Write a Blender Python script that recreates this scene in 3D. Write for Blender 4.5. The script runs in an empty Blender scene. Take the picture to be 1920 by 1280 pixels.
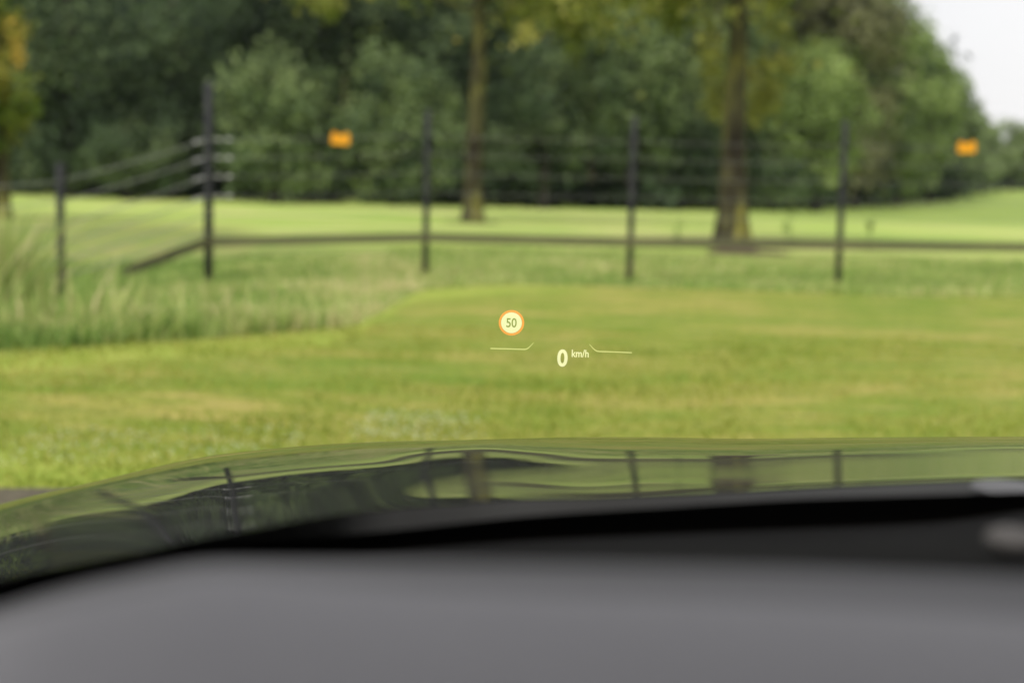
import bpy, bmesh, math, random
import numpy as np
from mathutils import Vector, Matrix
random.seed(7); RNG = np.random.default_rng(7)
R = math.radians
sc = bpy.context.scene
col = sc.collection

# ------------------------------------------------------------------ camera
F = 50.0 / 36.0 * 1920.0
EYE = Vector((0, 0, 1.2))
PITCH, ROLL = math.atan(300 / F), R(1.45)
cam_d = bpy.data.cameras.new('camera'); cam = bpy.data.objects.new('camera', cam_d); col.objects.link(cam)
cam_d.lens = 50; cam_d.sensor_width = 36; cam_d.clip_start = 0.02; cam_d.clip_end = 4000
CM = Matrix.Rotation(R(90) - PITCH, 4, 'X') @ Matrix.Rotation(ROLL, 4, 'Z')
cam.matrix_world = Matrix.Translation(EYE) @ CM
cam_d.dof.use_dof = True; cam_d.dof.focus_distance = 2.2; cam_d.dof.aperture_fstop = 2.5
sc.camera = cam
# ------------------------------------------------------------------ sky, sun, exposure
SUN_EL, SUN_AZ = R(52), R(215)          # azimuth clockwise from +Y (behind the camera, to the left)
w = bpy.data.worlds.new('World'); sc.world = w; w.use_nodes = True
nt = w.node_tree; nt.nodes.clear()
sky = nt.nodes.new('ShaderNodeTexSky'); sky.sky_type = 'NISHITA'; sky.sun_disc = False
sky.sun_elevation = SUN_EL; sky.sun_rotation = SUN_AZ; sky.air_density = 1.0; sky.dust_density = 4.0; sky.ozone_density = 1.0
# overcast: a grey white cloud sheet over the whole sky, a little brighter overhead
tc = nt.nodes.new('ShaderNodeTexCoord'); sep = nt.nodes.new('ShaderNodeSeparateXYZ')
nz = nt.nodes.new('ShaderNodeTexNoise'); nz.inputs['Scale'].default_value = 2.2; nz.inputs['Detail'].default_value = 4
cr = nt.nodes.new('ShaderNodeValToRGB')
cr.color_ramp.elements[0].position = 0.3; cr.color_ramp.elements[0].color = (7.6, 7.42, 7.6, 1)
cr.color_ramp.elements[1].position = 0.75; cr.color_ramp.elements[1].color = (8.8, 8.6, 8.65, 1)
mx = nt.nodes.new('ShaderNodeMixRGB'); mx.inputs['Fac'].default_value = 0.86
bg = nt.nodes.new('ShaderNodeBackground'); bg.inputs['Strength'].default_value = 0.1
wo = nt.nodes.new('ShaderNodeOutputWorld')
nt.links.new(tc.outputs['Generated'], nz.inputs['Vector']); nt.links.new(nz.outputs['Fac'], cr.inputs['Fac'])
nt.links.new(sky.outputs['Color'], mx.inputs['Color1']); nt.links.new(cr.outputs['Color'], mx.inputs['Color2'])
nt.links.new(mx.outputs['Color'], bg.inputs['Color']); nt.links.new(bg.outputs['Background'], wo.inputs['Surface'])
sd = bpy.data.lights.new('sun', 'SUN'); sd.energy = 2.2; sd.angle = R(14); sd.color = (1, .96, .9)
so = bpy.data.objects.new('sun', sd); col.objects.link(so)
sdir = Vector((math.sin(SUN_AZ) * math.cos(SUN_EL), math.cos(SUN_AZ) * math.cos(SUN_EL), math.sin(SUN_EL)))
so.rotation_euler = sdir.to_track_quat('Z', 'Y').to_euler()
sc.view_settings.view_transform = 'Standard'; sc.view_settings.look = 'None'
sc.view_settings.exposure = 0.45; sc.view_settings.gamma = 1
sc.render.engine = 'CYCLES'
cy = sc.cycles
cy.use_denoising = True; cy.denoiser = 'OPENIMAGEDENOISE'
cy.max_bounces = 8; cy.diffuse_bounces = 3; cy.glossy_bounces = 3; cy.transparent_max_bounces = 12; cy.transmission_bounces = 4
cy.caustics_reflective = False; cy.caustics_refractive = False

# ------------------------------------------------------------------ helpers
def ray(px, py):
    v = CM.to_3x3() @ Vector(((px - 960) / F, (640 - py) / F, -1)); return v
def at(px, py, Y):
    v = ray(px, py); return EYE + v * (Y / v.y)
def horizon(px):
    lo, hi = -200.0, 1000.0
    for _ in range(40):
        m = (lo + hi) / 2
        if ray(px, m).z > 0: lo = m
        else: hi = m
    return lo
def tag(o, label=None, cat=None, group=None, kind=None):
    if label: o['label'] = label
    if cat: o['category'] = cat
    if group: o['group'] = group
    if kind: o['kind'] = kind
    return o
def empty(name, loc=(0, 0, 0), rz=0):
    o = bpy.data.objects.new(name, None); col.objects.link(o); o.location = loc; o.rotation_euler.z = rz
    o.empty_display_size = .2; return o
def mesh_np(name, V, Q, mat, parent=None, smooth=False, attrs=None, loc=None):
    """V n x 3 world points, Q m x k faces."""
    V = np.asarray(V, dtype=np.float32).copy(); Q = np.asarray(Q, dtype=np.int32); k = Q.shape[1]
    off = np.zeros(3, np.float32)
    if parent is not None: off = np.array(parent.location[:], np.float32)
    elif loc is not None: off = np.array(loc, np.float32)
    V -= off
    me = bpy.data.meshes.new(name)
    me.vertices.add(len(V)); me.vertices.foreach_set('co', V.ravel())
    me.loops.add(Q.size); me.loops.foreach_set('vertex_index', Q.ravel())
    me.polygons.add(len(Q)); me.polygons.foreach_set('loop_start', np.arange(0, Q.size, k, dtype=np.int32))
    me.polygons.foreach_set('loop_total', np.full(len(Q), k, np.int32))
    if smooth: me.polygons.foreach_set('use_smooth', np.ones(len(Q), bool))
    me.update(calc_edges=True)
    for an, av in (attrs or {}).items():
        a = me.attributes.new(an, 'FLOAT', 'POINT'); a.data.foreach_set('value', np.asarray(av, np.float32))
    me.materials.append(mat)
    o = bpy.data.objects.new(name, me); col.objects.link(o)
    if parent is not None: o.parent = parent
    elif loc is not None: o.location = loc
    return o
def bm_obj(name, bm, mat, parent=None, smooth=True, loc=None):
    me = bpy.data.meshes.new(name)
    off = Vector((0, 0, 0))
    if parent is not None:
        p = parent
        while p is not None: off += p.location; p = p.parent
    elif loc is not None: off = Vector(loc)
    for v in bm.verts: v.co -= off
    bm.normal_update(); bm.to_mesh(me); bm.free()
    for p in me.polygons: p.use_smooth = smooth
    me.materials.append(mat)
    o = bpy.data.objects.new(name, me); col.objects.link(o)
    if parent is not None: o.parent = parent
    elif loc is not None: o.location = loc
    return o
def add_tube(bm, pts, rads, n=10, caps=True):
    pts = [Vector(p) for p in pts]
    if not hasattr(rads, '__len__'): rads = [rads] * len(pts)
    rings = []
    D0_ = (pts[-1] - pts[0]).normalized(); ref = Vector((0, 0, 1)) if abs(D0_.z) < .8 else Vector((1, 0, 0))
    for i, p in enumerate(pts):
        d = (pts[min(i + 1, len(pts) - 1)] - pts[max(i - 1, 0)]).normalized()
        u = d.cross(ref)
        u.normalize(); v = d.cross(u)
        rings.append([bm.verts.new(p + (u * math.cos(2 * math.pi * k / n) + v * math.sin(2 * math.pi * k / n)) * rads[i]) for k in range(n)])
    for a, b in zip(rings, rings[1:]):
        for k in range(n): bm.faces.new((a[k], a[(k + 1) % n], b[(k + 1) % n], b[k]))
    if caps:
        bm.faces.new(rings[0][::-1]); bm.faces.new(rings[-1])
def add_box(bm, c, s, bev=0.0, rot=None):
    m = Matrix.Translation(c) @ (rot or Matrix.Identity(4)) @ Matrix.Diagonal((s[0], s[1], s[2], 1))
    r = bmesh.ops.create_cube(bm, size=1, matrix=m)
    if bev:
        es = list({e for v in r['verts'] for e in v.link_edges})
        bmesh.ops.bevel(bm, geom=es, offset=bev, segments=2, affect='EDGES', profile=.6)

# ------------------------------------------------------------------ materials
class N:
    def __init__(s, name):
        s.m = bpy.data.materials.new(name); s.m.use_nodes = True; s.t = s.m.node_tree; s.t.nodes.clear()
        s.out = s.t.nodes.new('ShaderNodeOutputMaterial')
    def n(s, typ, **kw):
        nd = s.t.nodes.new('ShaderNode' + typ)
        for k, v in kw.items():
            k = k.replace('_', ' ') if k[0].isupper() else k
            if k in nd.inputs: nd.inputs[k].default_value = v
            else: setattr(nd, k, v)
        return nd
    def l(s, a, ao, b, bi): s.t.links.new(a.outputs[ao], b.inputs[bi])
    def noise(s, scale, detail=4, rough=.55, stretch=None, coord='Object'):
        tc = s.n('TexCoord'); mp = s.n('Mapping')
        if stretch: mp.inputs['Scale'].default_value = stretch
        nn = s.n('TexNoise'); nn.inputs['Scale'].default_value = scale; nn.inputs['Detail'].default_value = detail; nn.inputs['Roughness'].default_value = rough
        s.l(tc, coord, mp, 'Vector'); s.l(mp, 'Vector', nn, 'Vector'); return nn
    def ramp(s, src, so, stops):
        r = s.n('ValToRGB'); e = r.color_ramp.elements
        e[0].position, e[0].color = stops[0][0], (*stops[0][1], 1)
        e[1].position, e[1].color = stops[-1][0], (*stops[-1][1], 1)
        for p, c in stops[1:-1]:
            x = e.new(p); x.color = (*c, 1)
        s.l(src, so, r, 'Fac'); return r
    def mix(s, f, fo, a, ao, b, bo, typ='MIX'):
        m = s.n('MixRGB'); m.blend_type = typ
        if isinstance(f, float): m.inputs['Fac'].default_value = f
        else: s.l(f, fo, m, 'Fac')
        s.l(a, ao, m, 'Color1'); s.l(b, bo, m, 'Color2'); return m

def mat_simple(name, c1, c2, scale=8, rough=.6, bump=0.0, bscale=60, spec=.5, metal=0.0, stretch=None, coat=0.0, coat_r=.03):
    x = N(name); nn = x.noise(scale, stretch=stretch); r = x.ramp(nn, 'Fac', [(.3, c1), (.7, c2)])
    p = x.n('BsdfPrincipled', Roughness=rough, Metallic=metal); p.inputs['Specular IOR Level'].default_value = spec
    p.inputs['Coat Weight'].default_value = coat; p.inputs['Coat Roughness'].default_value = coat_r
    x.l(r, 'Color', p, 'Base Color')
    if bump:
        bn = x.noise(bscale, 5, stretch=stretch); b = x.n('Bump', Strength=bump, Distance=.02)
        x.l(bn, 'Fac', b, 'Height'); x.l(b, 'Normal', p, 'Normal')
    x.l(p, 'BSDF', x.out, 'Surface'); return x.m

def mat_leaf(name, stops, trans=.3, rough=.55):
    """leaf colour from the 'tone' each leaf carries (its own pigment, from dark green to yellow)"""
    x = N(name); a = x.n('Attribute'); a.attribute_name = 'tone'
    r = x.ramp(a, 'Fac', stops)
    p = x.n('BsdfPrincipled', Roughness=rough); p.inputs['Specular IOR Level'].default_value = .12
    t = x.n('BsdfTranslucent'); ms = x.n('MixShader'); ms.inputs['Fac'].default_value = trans
    x.l(r, 'Color', p, 'Base Color'); x.l(r, 'Color', t, 'Color')
    x.l(p, 'BSDF', ms, 1); x.l(t, 'BSDF', ms, 2); x.l(ms, 'Shader', x.out, 'Surface'); return x.m

M = {}
M['leaf_dark'] = mat_leaf('dark_green_leaves', [(0, (.022, .038, .02)), (.5, (.068, .105, .045)), (1, (.16, .21, .09))])
M['leaf_mid'] = mat_leaf('mid_green_leaves', [(0, (.038, .065, .03)), (.5, (.125, .18, .07)), (1, (.26, .33, .13))])
M['leaf_light'] = mat_leaf('fresh_green_leaves', [(0, (.07, .11, .03)), (.5, (.2, .28, .075)), (1, (.34, .43, .14))])
M['leaf_brown'] = mat_leaf('olive_brown_leaves', [(0, (.06, .065, .03)), (.5, (.16, .17, .075)), (1, (.28, .28, .13))])
M['leaf_yellow'] = mat_leaf('turning_leaves', [(0, (.06, .085, .015)), (.4, (.16, .2, .03)), (.75, (.4, .39, .11)), (1, (.55, .44, .13))])
M['leaf_orange'] = mat_leaf('orange_turning_leaves', [(0, (.06, .1, .015)), (.35, (.13, .19, .025)), (.7, (.34, .3, .05)), (1, (.6, .38, .07))])
M['grass_tall'] = mat_leaf('tall_grass_blades', [(0, (.1, .19, .04)), (.35, (.24, .36, .08)), (.65, (.46, .5, .17)), (1, (.7, .58, .34))], trans=.25)
M['grass_short'] = mat_leaf('mown_grass_blades', [(0, (.14, .22, .022)), (.5, (.28, .32, .05)), (1, (.46, .4, .12))], trans=.25)
M['petal'] = mat_simple('white_petals', (.55, .6, .38), (.68, .7, .5), 20, .6)
M['stem'] = mat_simple('green_stem', (.15, .2, .06), (.2, .26, .08), 20, .7)
def mat_bark(name, moss):
    x = N(name); a = x.noise(1.3, 5, .65, stretch=(1.6, 1.6, .5)); b = x.noise(9, 5, .6, stretch=(1, 1, .25))
    r = x.ramp(a, 'Fac', [(.36, (.025, .02, .014)), (.47, (.06, .054, .028)), (.55, (.1, .095, .038)), (.63, moss)])
    r2 = x.ramp(b, 'Fac', [(.35, (.45, .45, .45)), (.65, (1.25, 1.25, 1.25))]); c = x.mix(.8, None, r, 'Color', r2, 'Color', 'MULTIPLY')
    p = x.n('BsdfPrincipled', Roughness=.9); p.inputs['Specular IOR Level'].default_value = .15
    bp = x.n('Bump', Strength=.8, Distance=.03); x.l(b, 'Fac', bp, 'Height'); x.l(bp, 'Normal', p, 'Normal')
    x.l(c, 'Color', p, 'Base Color'); x.l(p, 'BSDF', x.out, 'Surface'); return x.m
M['bark'] = mat_bark('mossy_bark', (.24, .225, .05)); M['bark2'] = mat_bark('grey_brown_bark', (.2, .185, .05))
M['bark_dark'] = mat_simple('dark_bark', (.02, .017, .014), (.05, .045, .035), 3, .9, spec=.1)
M['post'] = mat_simple('charcoal_post', (.018, .02, .024), (.04, .04, .042), 9, .75, spec=.3)
M['rail'] = mat_simple('dark_rail_board', (.09, .09, .05), (.14, .135, .07), 6, .8, spec=.2, stretch=(.2, 1, 1))
M['wire'] = mat_simple('grey_fence_wire', (.16, .17, .15), (.24, .24, .21), 5, .6, spec=.4)
M['insul'] = mat_simple('pale_insulator', (.4, .4, .4), (.55, .55, .53), 30, .3, spec=.6)
M['orange'] = mat_simple('orange_sign_plastic', (.7, .27, .01), (.9, .42, .015), 9, .5, spec=.3)
M['dash'] = mat_simple('grey_soft_dashboard', (.235, .231, .242), (.25, .246, .257), 6, .85, bump=.25, bscale=500, spec=.25)
M['dash_shade'] = mat_simple('shade_step_dashboard', (.12, .118, .124), (.135, .133, .14), 6, .85, bump=.25, bscale=500, spec=.25)  # darker grey stands in for shade deepening across the dashboard
M['dash_dark'] = mat_simple('shade_darkened_plastic', (.006, .006, .006), (.009, .009, .009), 6, 1.0, spec=.03)  # trough plastic, near black to carry the shade at the foot of the glass
M['frit'] = mat_simple('black_glass_border', (.002, .002, .002), (.003, .003, .003), 6, .6, spec=.1)
M['cowl'] = mat_simple('dark_grey_cowl_plastic', (.018, .018, .0175), (.023, .023, .022), 12, .8, spec=.25)
M['trim'] = mat_simple('grey_headliner', (.3, .3, .3), (.33, .33, .33), 12, .9)
M['cap'] = mat_simple('plain_grey_spot', (.07, .07, .075), (.09, .09, .095), 12, .6)
M['sensor'] = mat_simple('taupe_sensor_plastic', (.045, .041, .039), (.055, .05, .047), 12, .7)
M['paint'] = mat_simple('black_car_paint', (.007, .007, .007), (.009, .009, .009), 6, .6, spec=0.05, coat=.7, coat_r=.02)
M['dirt'] = mat_simple('bare_brown_soil', (.075, .055, .035), (.12, .095, .06), 8, .95, bump=.6, bscale=40, spec=.1)
M['worn'] = mat_simple('worn_dull_grass', (.12, .15, .05), (.2, .22, .08), 8, .95, bump=.6, bscale=40, spec=.1)
M['gravel'] = mat_simple('gravel_surface', (.09, .08, .055), (.17, .15, .105), 40, .95, bump=1, bscale=90, spec=.15)
x = N('clear_windscreen_glass'); t = x.n('BsdfTransparent'); t.inputs['Color'].default_value = (.965, .975, .96, 1)
x.l(t, 'BSDF', x.out, 'Surface'); M['glass'] = x.m
def mat_glow(name, c, s, see):
    x = N(name); t = x.n('BsdfTransparent'); t.inputs['Color'].default_value = (see, see, see, 1)
    e = x.n('Emission', Strength=s); e.inputs['Color'].default_value = (*c, 1)
    a = x.n('AddShader'); x.l(t, 'BSDF', a, 0); x.l(e, 'Emission', a, 1); x.l(a, 'Shader', x.out, 'Surface'); return x.m
M['hud'] = mat_glow('pale_yellow_projected_light', (.62, .6, .38), .85, .8)
M['hud_line'] = mat_glow('dim_yellow_projected_light', (.55, .55, .24), .62, .9)
M['hud_ring'] = mat_glow('orange_projected_light', (.85, .17, .03), .7, .75)

# ground: mown lawn, rough unmown strip, bright hay field; masks are vertex attributes
x = N('meadow_ground')
def lawncol():
    a = x.noise(.8, 5, .6, stretch=(.45, 1.2, 1)); b = x.noise(3.2, 6, .6, stretch=(.5, 1.3, 1)); c = x.noise(14, 4, .6)
    r1 = x.ramp(a, 'Fac', [(.38, (.125, .215, .024)), (.5, (.215, .26, .04)), (.6, (.36, .31, .085))])
    r2 = x.ramp(b, 'Fac', [(.36, (.115, .2, .022)), (.5, (.22, .265, .04)), (.64, (.4, .335, .11))])
    r3 = x.ramp(c, 'Fac', [(.3, (.62, .66, .6)), (.7, (1.3, 1.25, 1.3))])
    m = x.mix(.5, None, r1, 'Color', r2, 'Color'); return x.mix(.75, None, m, 'Color', r3, 'Color', 'MULTIPLY')
L = lawncol()
b = x.noise(1.6, 6, .65); rough = x.ramp(b, 'Fac', [(.3, (.13, .22, .04)), (.5, (.21, .255, .07)), (.7, (.3, .27, .11))])
b = x.noise(.3, 6, .65, stretch=(.5, 1.4, 1)); field = x.ramp(b, 'Fac', [(.36, (.24, .37, .07)), (.5, (.34, .43, .1)), (.64, (.5, .48, .2))])
b = x.noise(.15, 5, .6); farg = x.ramp(b, 'Fac', [(.35, (.19, .28, .055)), (.65, (.29, .36, .09))])
b = x.noise(3, 5, .6); bright = x.ramp(b, 'Fac', [(.3, (.23, .32, .04)), (.7, (.35, .39, .08))])
ar = x.n('Attribute'); ar.attribute_name = 'rough'; af = x.n('Attribute'); af.attribute_name = 'field'; ab = x.n('Attribute'); ab.attribute_name = 'bright'
c = x.mix(ab, 'Fac', L, 'Color', bright, 'Color'); c = x.mix(ar, 'Fac', c, 'Color', rough, 'Color'); c = x.mix(af, 'Fac', c, 'Color', field, 'Color'); ag = x.n('Attribute'); ag.attribute_name = 'far'; c = x.mix(ag, 'Fac', c, 'Color', farg, 'Color')
p = x.n('BsdfPrincipled', Roughness=.9); p.inputs['Specular IOR Level'].default_value = .12
bn = x.noise(30, 6, .7); bp = x.n('Bump', Strength=.6, Distance=.03); x.l(bn, 'Fac', bp, 'Height'); x.l(bp, 'Normal', p, 'Normal')
x.l(c, 'Color', p, 'Base Color'); x.l(p, 'BSDF', x.out, 'Surface'); M['ground'] = x.m

# ------------------------------------------------------------------ terrain
def sstep(a, b, v):
    t = np.clip((v - a) / (b - a), 0, 1); return t * t * (3 - 2 * t)
def edge_y(X):            # front edge of the unmown strip
    X = np.asarray(X, float)
    return np.interp(X, [-30, -6, -3.2, -1.3, -1.15, -1.0, 0, 40], [7.2, 8.5, 9.15, 11.5, 13.6, 15.6, 16.6, 17.4])
def ground_z(X, Y):
    X = np.asarray(X, float); Y = np.asarray(Y, float)
    ditch = -.42 * np.exp(-((X + 6.6) / 2.6) ** 2) * sstep(9, 12, Y) * (1 - sstep(20, 26, Y))
    ditch = ditch - .25 * sstep(-7, -10, X) * sstep(9, 12, Y) * (1 - sstep(20, 26, Y))
    rise = 1.9 * sstep(80, 200, Y) * sstep(8, 60, X)
    und = .03 * np.sin(X * .9 + 1) * np.sin(Y * .55) * sstep(4, 8, Y)
    return ditch + rise + und
yy = np.concatenate([np.linspace(-40, 3, 12), 3 * 1.0215 ** np.arange(1, 238)])
xx = np.sinh(np.linspace(-5.7, 5.7, 301)) * 2.2
XX, YY = np.meshgrid(xx, yy); ZZ = ground_z(XX, YY)
wob = .5 * np.sin(XX * 1.7) + .3 * np.sin(XX * 4.1 + 1)
ROUGH = sstep(-.25, .35, YY - edge_y(XX) + wob * .25) * (1 - sstep(24, 30, YY - 6 * sstep(-4.6, -6.5, XX))) 
FIELD = sstep(23, 29, YY + wob * .8 - 7 * sstep(-4.6, -6.5, XX))
BRIGHT = np.exp(-((YY - edge_y(XX) + .9) / .6) ** 2) * sstep(1.5, -.5, XX) + .9 * np.exp(-((YY - 5.6) / .45) ** 2) * sstep(.6, -.6, XX)
nv = len(xx)
idx = np.arange(len(yy) * nv).reshape(len(yy), nv)
Q = np.stack([idx[:-1, :-1], idx[:-1, 1:], idx[1:, 1:], idx[1:, :-1]], -1).reshape(-1, 4)
g = mesh_np('ground', np.stack([XX, YY, ZZ], -1).reshape(-1, 3), Q, M['ground'], smooth=True,
            attrs={'rough': ROUGH.ravel(), 'field': FIELD.ravel(), 'bright': np.clip(BRIGHT, 0, 1).ravel(), 'far': (sstep(48, 62, YY + wob * 3) * sstep(6, 14, XX)).ravel()})
tag(g, kind='structure')
bm = bmesh.new()
fr = [(xi, 5.18 + .07 * math.sin(xi * 2.3) + .04 * math.sin(xi * 7)) for xi in np.linspace(-12, 12, 90)]
top = [bm.verts.new((a, b, .012)) for a, b in fr]; bot = [bm.verts.new((a, -8, .012)) for a, b in fr]
for i in range(len(fr) - 1): bm.faces.new((bot[i], bot[i + 1], top[i + 1], top[i]))
tag(bm_obj('gravel_road', bm, M['gravel']), kind='structure')

# ------------------------------------------------------------------ leaves
def leaves(centers, radii, n, size, tone_mean, tone_spread, seed, low=None, fill=.55, clump=1.0):
    """n leaf quads spread through the outer volume of ellipsoid lobes; each clump of leaves shares a tone"""
    rg = np.random.default_rng(seed)
    n = int(n * 1.35); C = np.asarray(centers, float); Rr = np.asarray(radii, float)
    wgt = (Rr.prod(1)) ** (2 / 3); wgt /= wgt.sum()
    nc = max(12, int(n / 55))
    li = rg.choice(len(C), nc, p=wgt)
    d = rg.normal(size=(nc, 3)); d /= np.linalg.norm(d, axis=1)[:, None]
    rad = 1 - fill * rg.random(nc) ** 1.8
    cc = C[li] + d * Rr[li] * rad[:, None] * (1 + .12 * rg.normal(size=nc))[:, None]
    ctone = tone_mean + tone_spread * rg.normal(size=nc)
    ci = rg.integers(0, nc, n)
    cs = clump * Rr[li].mean(1)[ci] * .24
    P = cc[ci] + rg.normal(size=(n, 3)) * cs[:, None]
    if low is not None: P[:, 2] = np.maximum(P[:, 2], low + rg.random(n) * .6)
    nd = d[ci] + rg.normal(size=(n, 3)) * .42 + np.array([0, 0, .35]); nd /= np.linalg.norm(nd, axis=1)[:, None]
    u = np.cross(nd, rg.normal(size=(n, 3))); u /= np.linalg.norm(u, axis=1)[:, None]; v = np.cross(nd, u)
    s = size * (.6 + .8 * rg.random(n)); 
    V = np.stack([P - u * s[:, None] * .5, P + v * s[:, None] * .33, P + u * s[:, None] * .5, P - v * s[:, None] * .33], 1).reshape(-1, 3)
    tone = np.clip(ctone[ci] + .05 * rg.normal(size=n), 0, 1)
    return V, np.repeat(tone, 4)
def leaf_obj(name, V, tone, mat, parent=None, kind=None):
    Q = np.arange(len(V)).reshape(-1, 4)
    return mesh_np(name, V, Q, mat, parent=parent, attrs={'tone': tone})

def branchy_trunk(bm, base, top, r0, r1, tips, seed, flare=1.6):
    rr = random.Random(seed); base = Vector(base); top = Vector(top)
    n = 30; pts = []; rad = []; wx = wy = 0.0
    for i in range(n):
        t = i / (n - 1); p = base.lerp(top, t)
        wx += rr.uniform(-1, 1) * .05 * r0; wy += rr.uniform(-1, 1) * .05 * r0; p += Vector((wx, wy, 0)) * (i > 0)
        pts.append(p); rad.append((r0 + (r1 - r0) * t) * (1 + rr.uniform(-.06, .06)) * (1 + (flare - 1) * math.exp(-t * 22)))
    # extra rings near the base for the root flare
    p0 = base.lerp(top, .012); pts.insert(1, p0); rad.insert(1, r0 * (1 + (flare - 1) * .7))
    pts[0] = base - Vector((0, 0, .15)); add_tube(bm, pts, rad, 14)
    for tp in tips:
        tp = Vector(tp); t = rr.uniform(.55, .9); s = base.lerp(top, t); mid = s.lerp(tp, .5) + Vector((0, 0, .08 * (tp - s).length))
        add_tube(bm, [s, mid, tp], [r1 * .6, r1 * .38, r1 * .1], 6)

def make_tree(name, label, px, ybase, D, lobes, n, size, leafmat, tone, spread, trunk_r, trunk_h, barkmat, group, seed,
              base_z=None, top_px=None, fill=.55, clump=1.0, trunk=True, low=None, taper=.5):
    """lobes: (px, py, dD, rx_px, rz_px) read off the photograph at distance D"""
    b = at(px, ybase, D)
    if base_z is None: base_z = float(ground_z(b.x, b.y))
    base = Vector((b.x, b.y, base_z))
    root = empty(name, base); tag(root, label, 'tree', group)
    C = []; Rr = []
    for lx, ly, dd, rx, rz in lobes:
        p = at(lx, ly, D + dd); C.append(p[:]); k = D / F; Rr.append((rx * k, (rx + rz) / 2 * k, rz * k))
    V, tn = leaves(C, Rr, n, size, tone, spread, seed, low=low if low is not None else base_z + .1, fill=fill, clump=clump)
    leaf_obj('crown', V, tn, leafmat, root)
    if trunk:
        bm = bmesh.new()
        top = base + Vector((0, 0, trunk_h)) if top_px is None else at(top_px[0], top_px[1], D)
        branchy_trunk(bm, base, top, trunk_r, trunk_r * taper, C[:6], seed)
        bm_obj('trunk', bm, barkmat, root)
    return root
# ------------------------------------------------------------------ the roadside trees
make_tree('tree', 'tall tree with a thick mossy brown trunk and yellow leaf tufts behind the black fence', 1372, 464, 28.4,
          [(1360, -330, 0, 360, 260), (1150, -140, 1, 150, 150), (1560, -150, 1, 150, 110), (1240, -40, -1, 90, 60), (1420, -90, -2, 130, 75), (1250, 10, 0, 60, 45)],
          9000, .2, M['leaf_yellow'], .42, .17, .3, 12, M['bark'], None, 11, taper=.2, top_px=(1402, -330), fill=.8)
bpy.data.objects['tree'].name = 'broadleaf_tree'
T1 = bpy.data.objects['broadleaf_tree']
C = [at(a, b, 31 + d)[:] for a, b, d in ((1442, 180, 0), (1432, 212, 0), (1338, 185, .3), (1468, 60, 0), (1328, 120, .2), (1455, 110, 0), (1338, 40, 0), (1485, 130, .1), (1450, 10, 0), (1440, 150, .3))]
V, tn = leaves(C, [(.42, .34, .42)] * len(C), 1400, .13, .58, .1, 12, fill=1.0, clump=1.5)
leaf_obj('leaf_tuft', V, tn, M['leaf_yellow'], T1)
T2 = make_tree('broadleaf_tree', 'slender trunked tree standing alone in the field behind the fence', 886, 417, 41,
          [(880, -300, 0, 330, 220), (700, -60, -1, 110, 62), (590, -50, 0, 90, 70), (1010, 0, -1, 80, 75), (1085, -10, -1, 95, 85), (1180, -40, 0, 80, 60), (820, -80, 1, 80, 60), (1060, 60, -1, 60, 35), (620, 0, 0, 55, 40), (985, 60, -1, 40, 35), (1210, -20, 0, 50, 50)],
          9500, .2, M['leaf_yellow'], .46, .16, .26, 12, M['bark2'], None, 13, top_px=(912, -250), fill=.8)
T3 = make_tree('broadleaf_tree', 'tree at the left edge with orange and yellow turning leaves', 2, 372, 34,
          [(-120, -60, 0, 130, 190), (-60, 80, 0, 70, 70), (-10, 190, 0, 55, 70), (20, 215, -1, 45, 50), (-60, 220, 0, 70, 80), (-15, 40, 0, 38, 70), (35, 190, -1, 42, 40), (10, 240, 0, 40, 40)],
          6000, .16, M['leaf_orange'], .3, .17, .2, 9, M['bark'], None, 15, top_px=(-20, -200), fill=.8)
C = [at(a, b, 33.5)[:] for a, b in ((12, 20), (8, 60), (22, 105), (8, 130), (2, 90), (28, 70))]
V, tn = leaves(C, [(.45, .45, .5)] * len(C), 520, .13, .56, .15, 16, fill=1.0, clump=1.3)
leaf_obj('orange_foliage', V, tn, M['leaf_orange'], T3)
# dirt rings under the trees
def patch(name, px, py, D, rx, ry, mat, seed, label, cat):
    rr = random.Random(seed); c = at(px, py, D); bm = bmesh.new(); vs = []
    c0 = bm.verts.new((c.x, c.y, float(ground_z(c.x, c.y)) + .03))
    for k in range(40):
        a = k / 40 * 2 * math.pi; s = 1 + .18 * math.sin(3 * a + seed) + .1 * math.sin(7 * a) + rr.uniform(-.06, .06)
        X, Y = c.x + math.cos(a) * rx * s, c.y + math.sin(a) * ry * s
        vs.append(bm.verts.new((X, Y, float(ground_z(X, Y)) + .02)))
    for k in range(40): bm.faces.new((c0, vs[k], vs[(k + 1) % 40]))
    o = bm_obj(name, bm, mat, loc=c); tag(o, kind='structure')
patch('bare_soil', 1395, 470, 26.9, .72, 1.1, M['dirt'], 3, '', '')
patch('worn_grass', 890, 418, 41, .75, 1.2, M['worn'], 5, '', '')

# ------------------------------------------------------------------ woodland edge
G = 'trees along the edge of the wood'
def wood(label, px, ybase, D, lobes, n, size, mat, tone, spread, seed, tr=.22, th=None, **kw):
    nm = kw.pop('name', 'woodland_tree')
    return make_tree(nm, label, px, ybase, D, lobes, n, size, M[mat], tone, spread, tr, th or 8, M['bark_dark'], G, seed, **kw)
wood('rounded grey green bushy tree right of the tall corner post', 515, 372, 62, [(515, 170, 0, 85, 75), (560, 250, 0, 75, 75), (470, 260, 0, 60, 75), (520, 320, 0, 90, 40), (585, 180, 1, 45, 50)], 5200, .26, 'leaf_mid', .56, .27, 21, th=6)
wood('wide feathery green tree above and right of the left orange sign', 740, 376, 62.5, [(720, 160, 0, 70, 70), (790, 170, 0, 60, 70), (680, 240, 0, 55, 80), (770, 260, 0, 85, 70), (730, 320, 0, 110, 40), (700, 110, 1, 30, 40)], 5600, .26, 'leaf_mid', .56, .27, 22, th=6)
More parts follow.
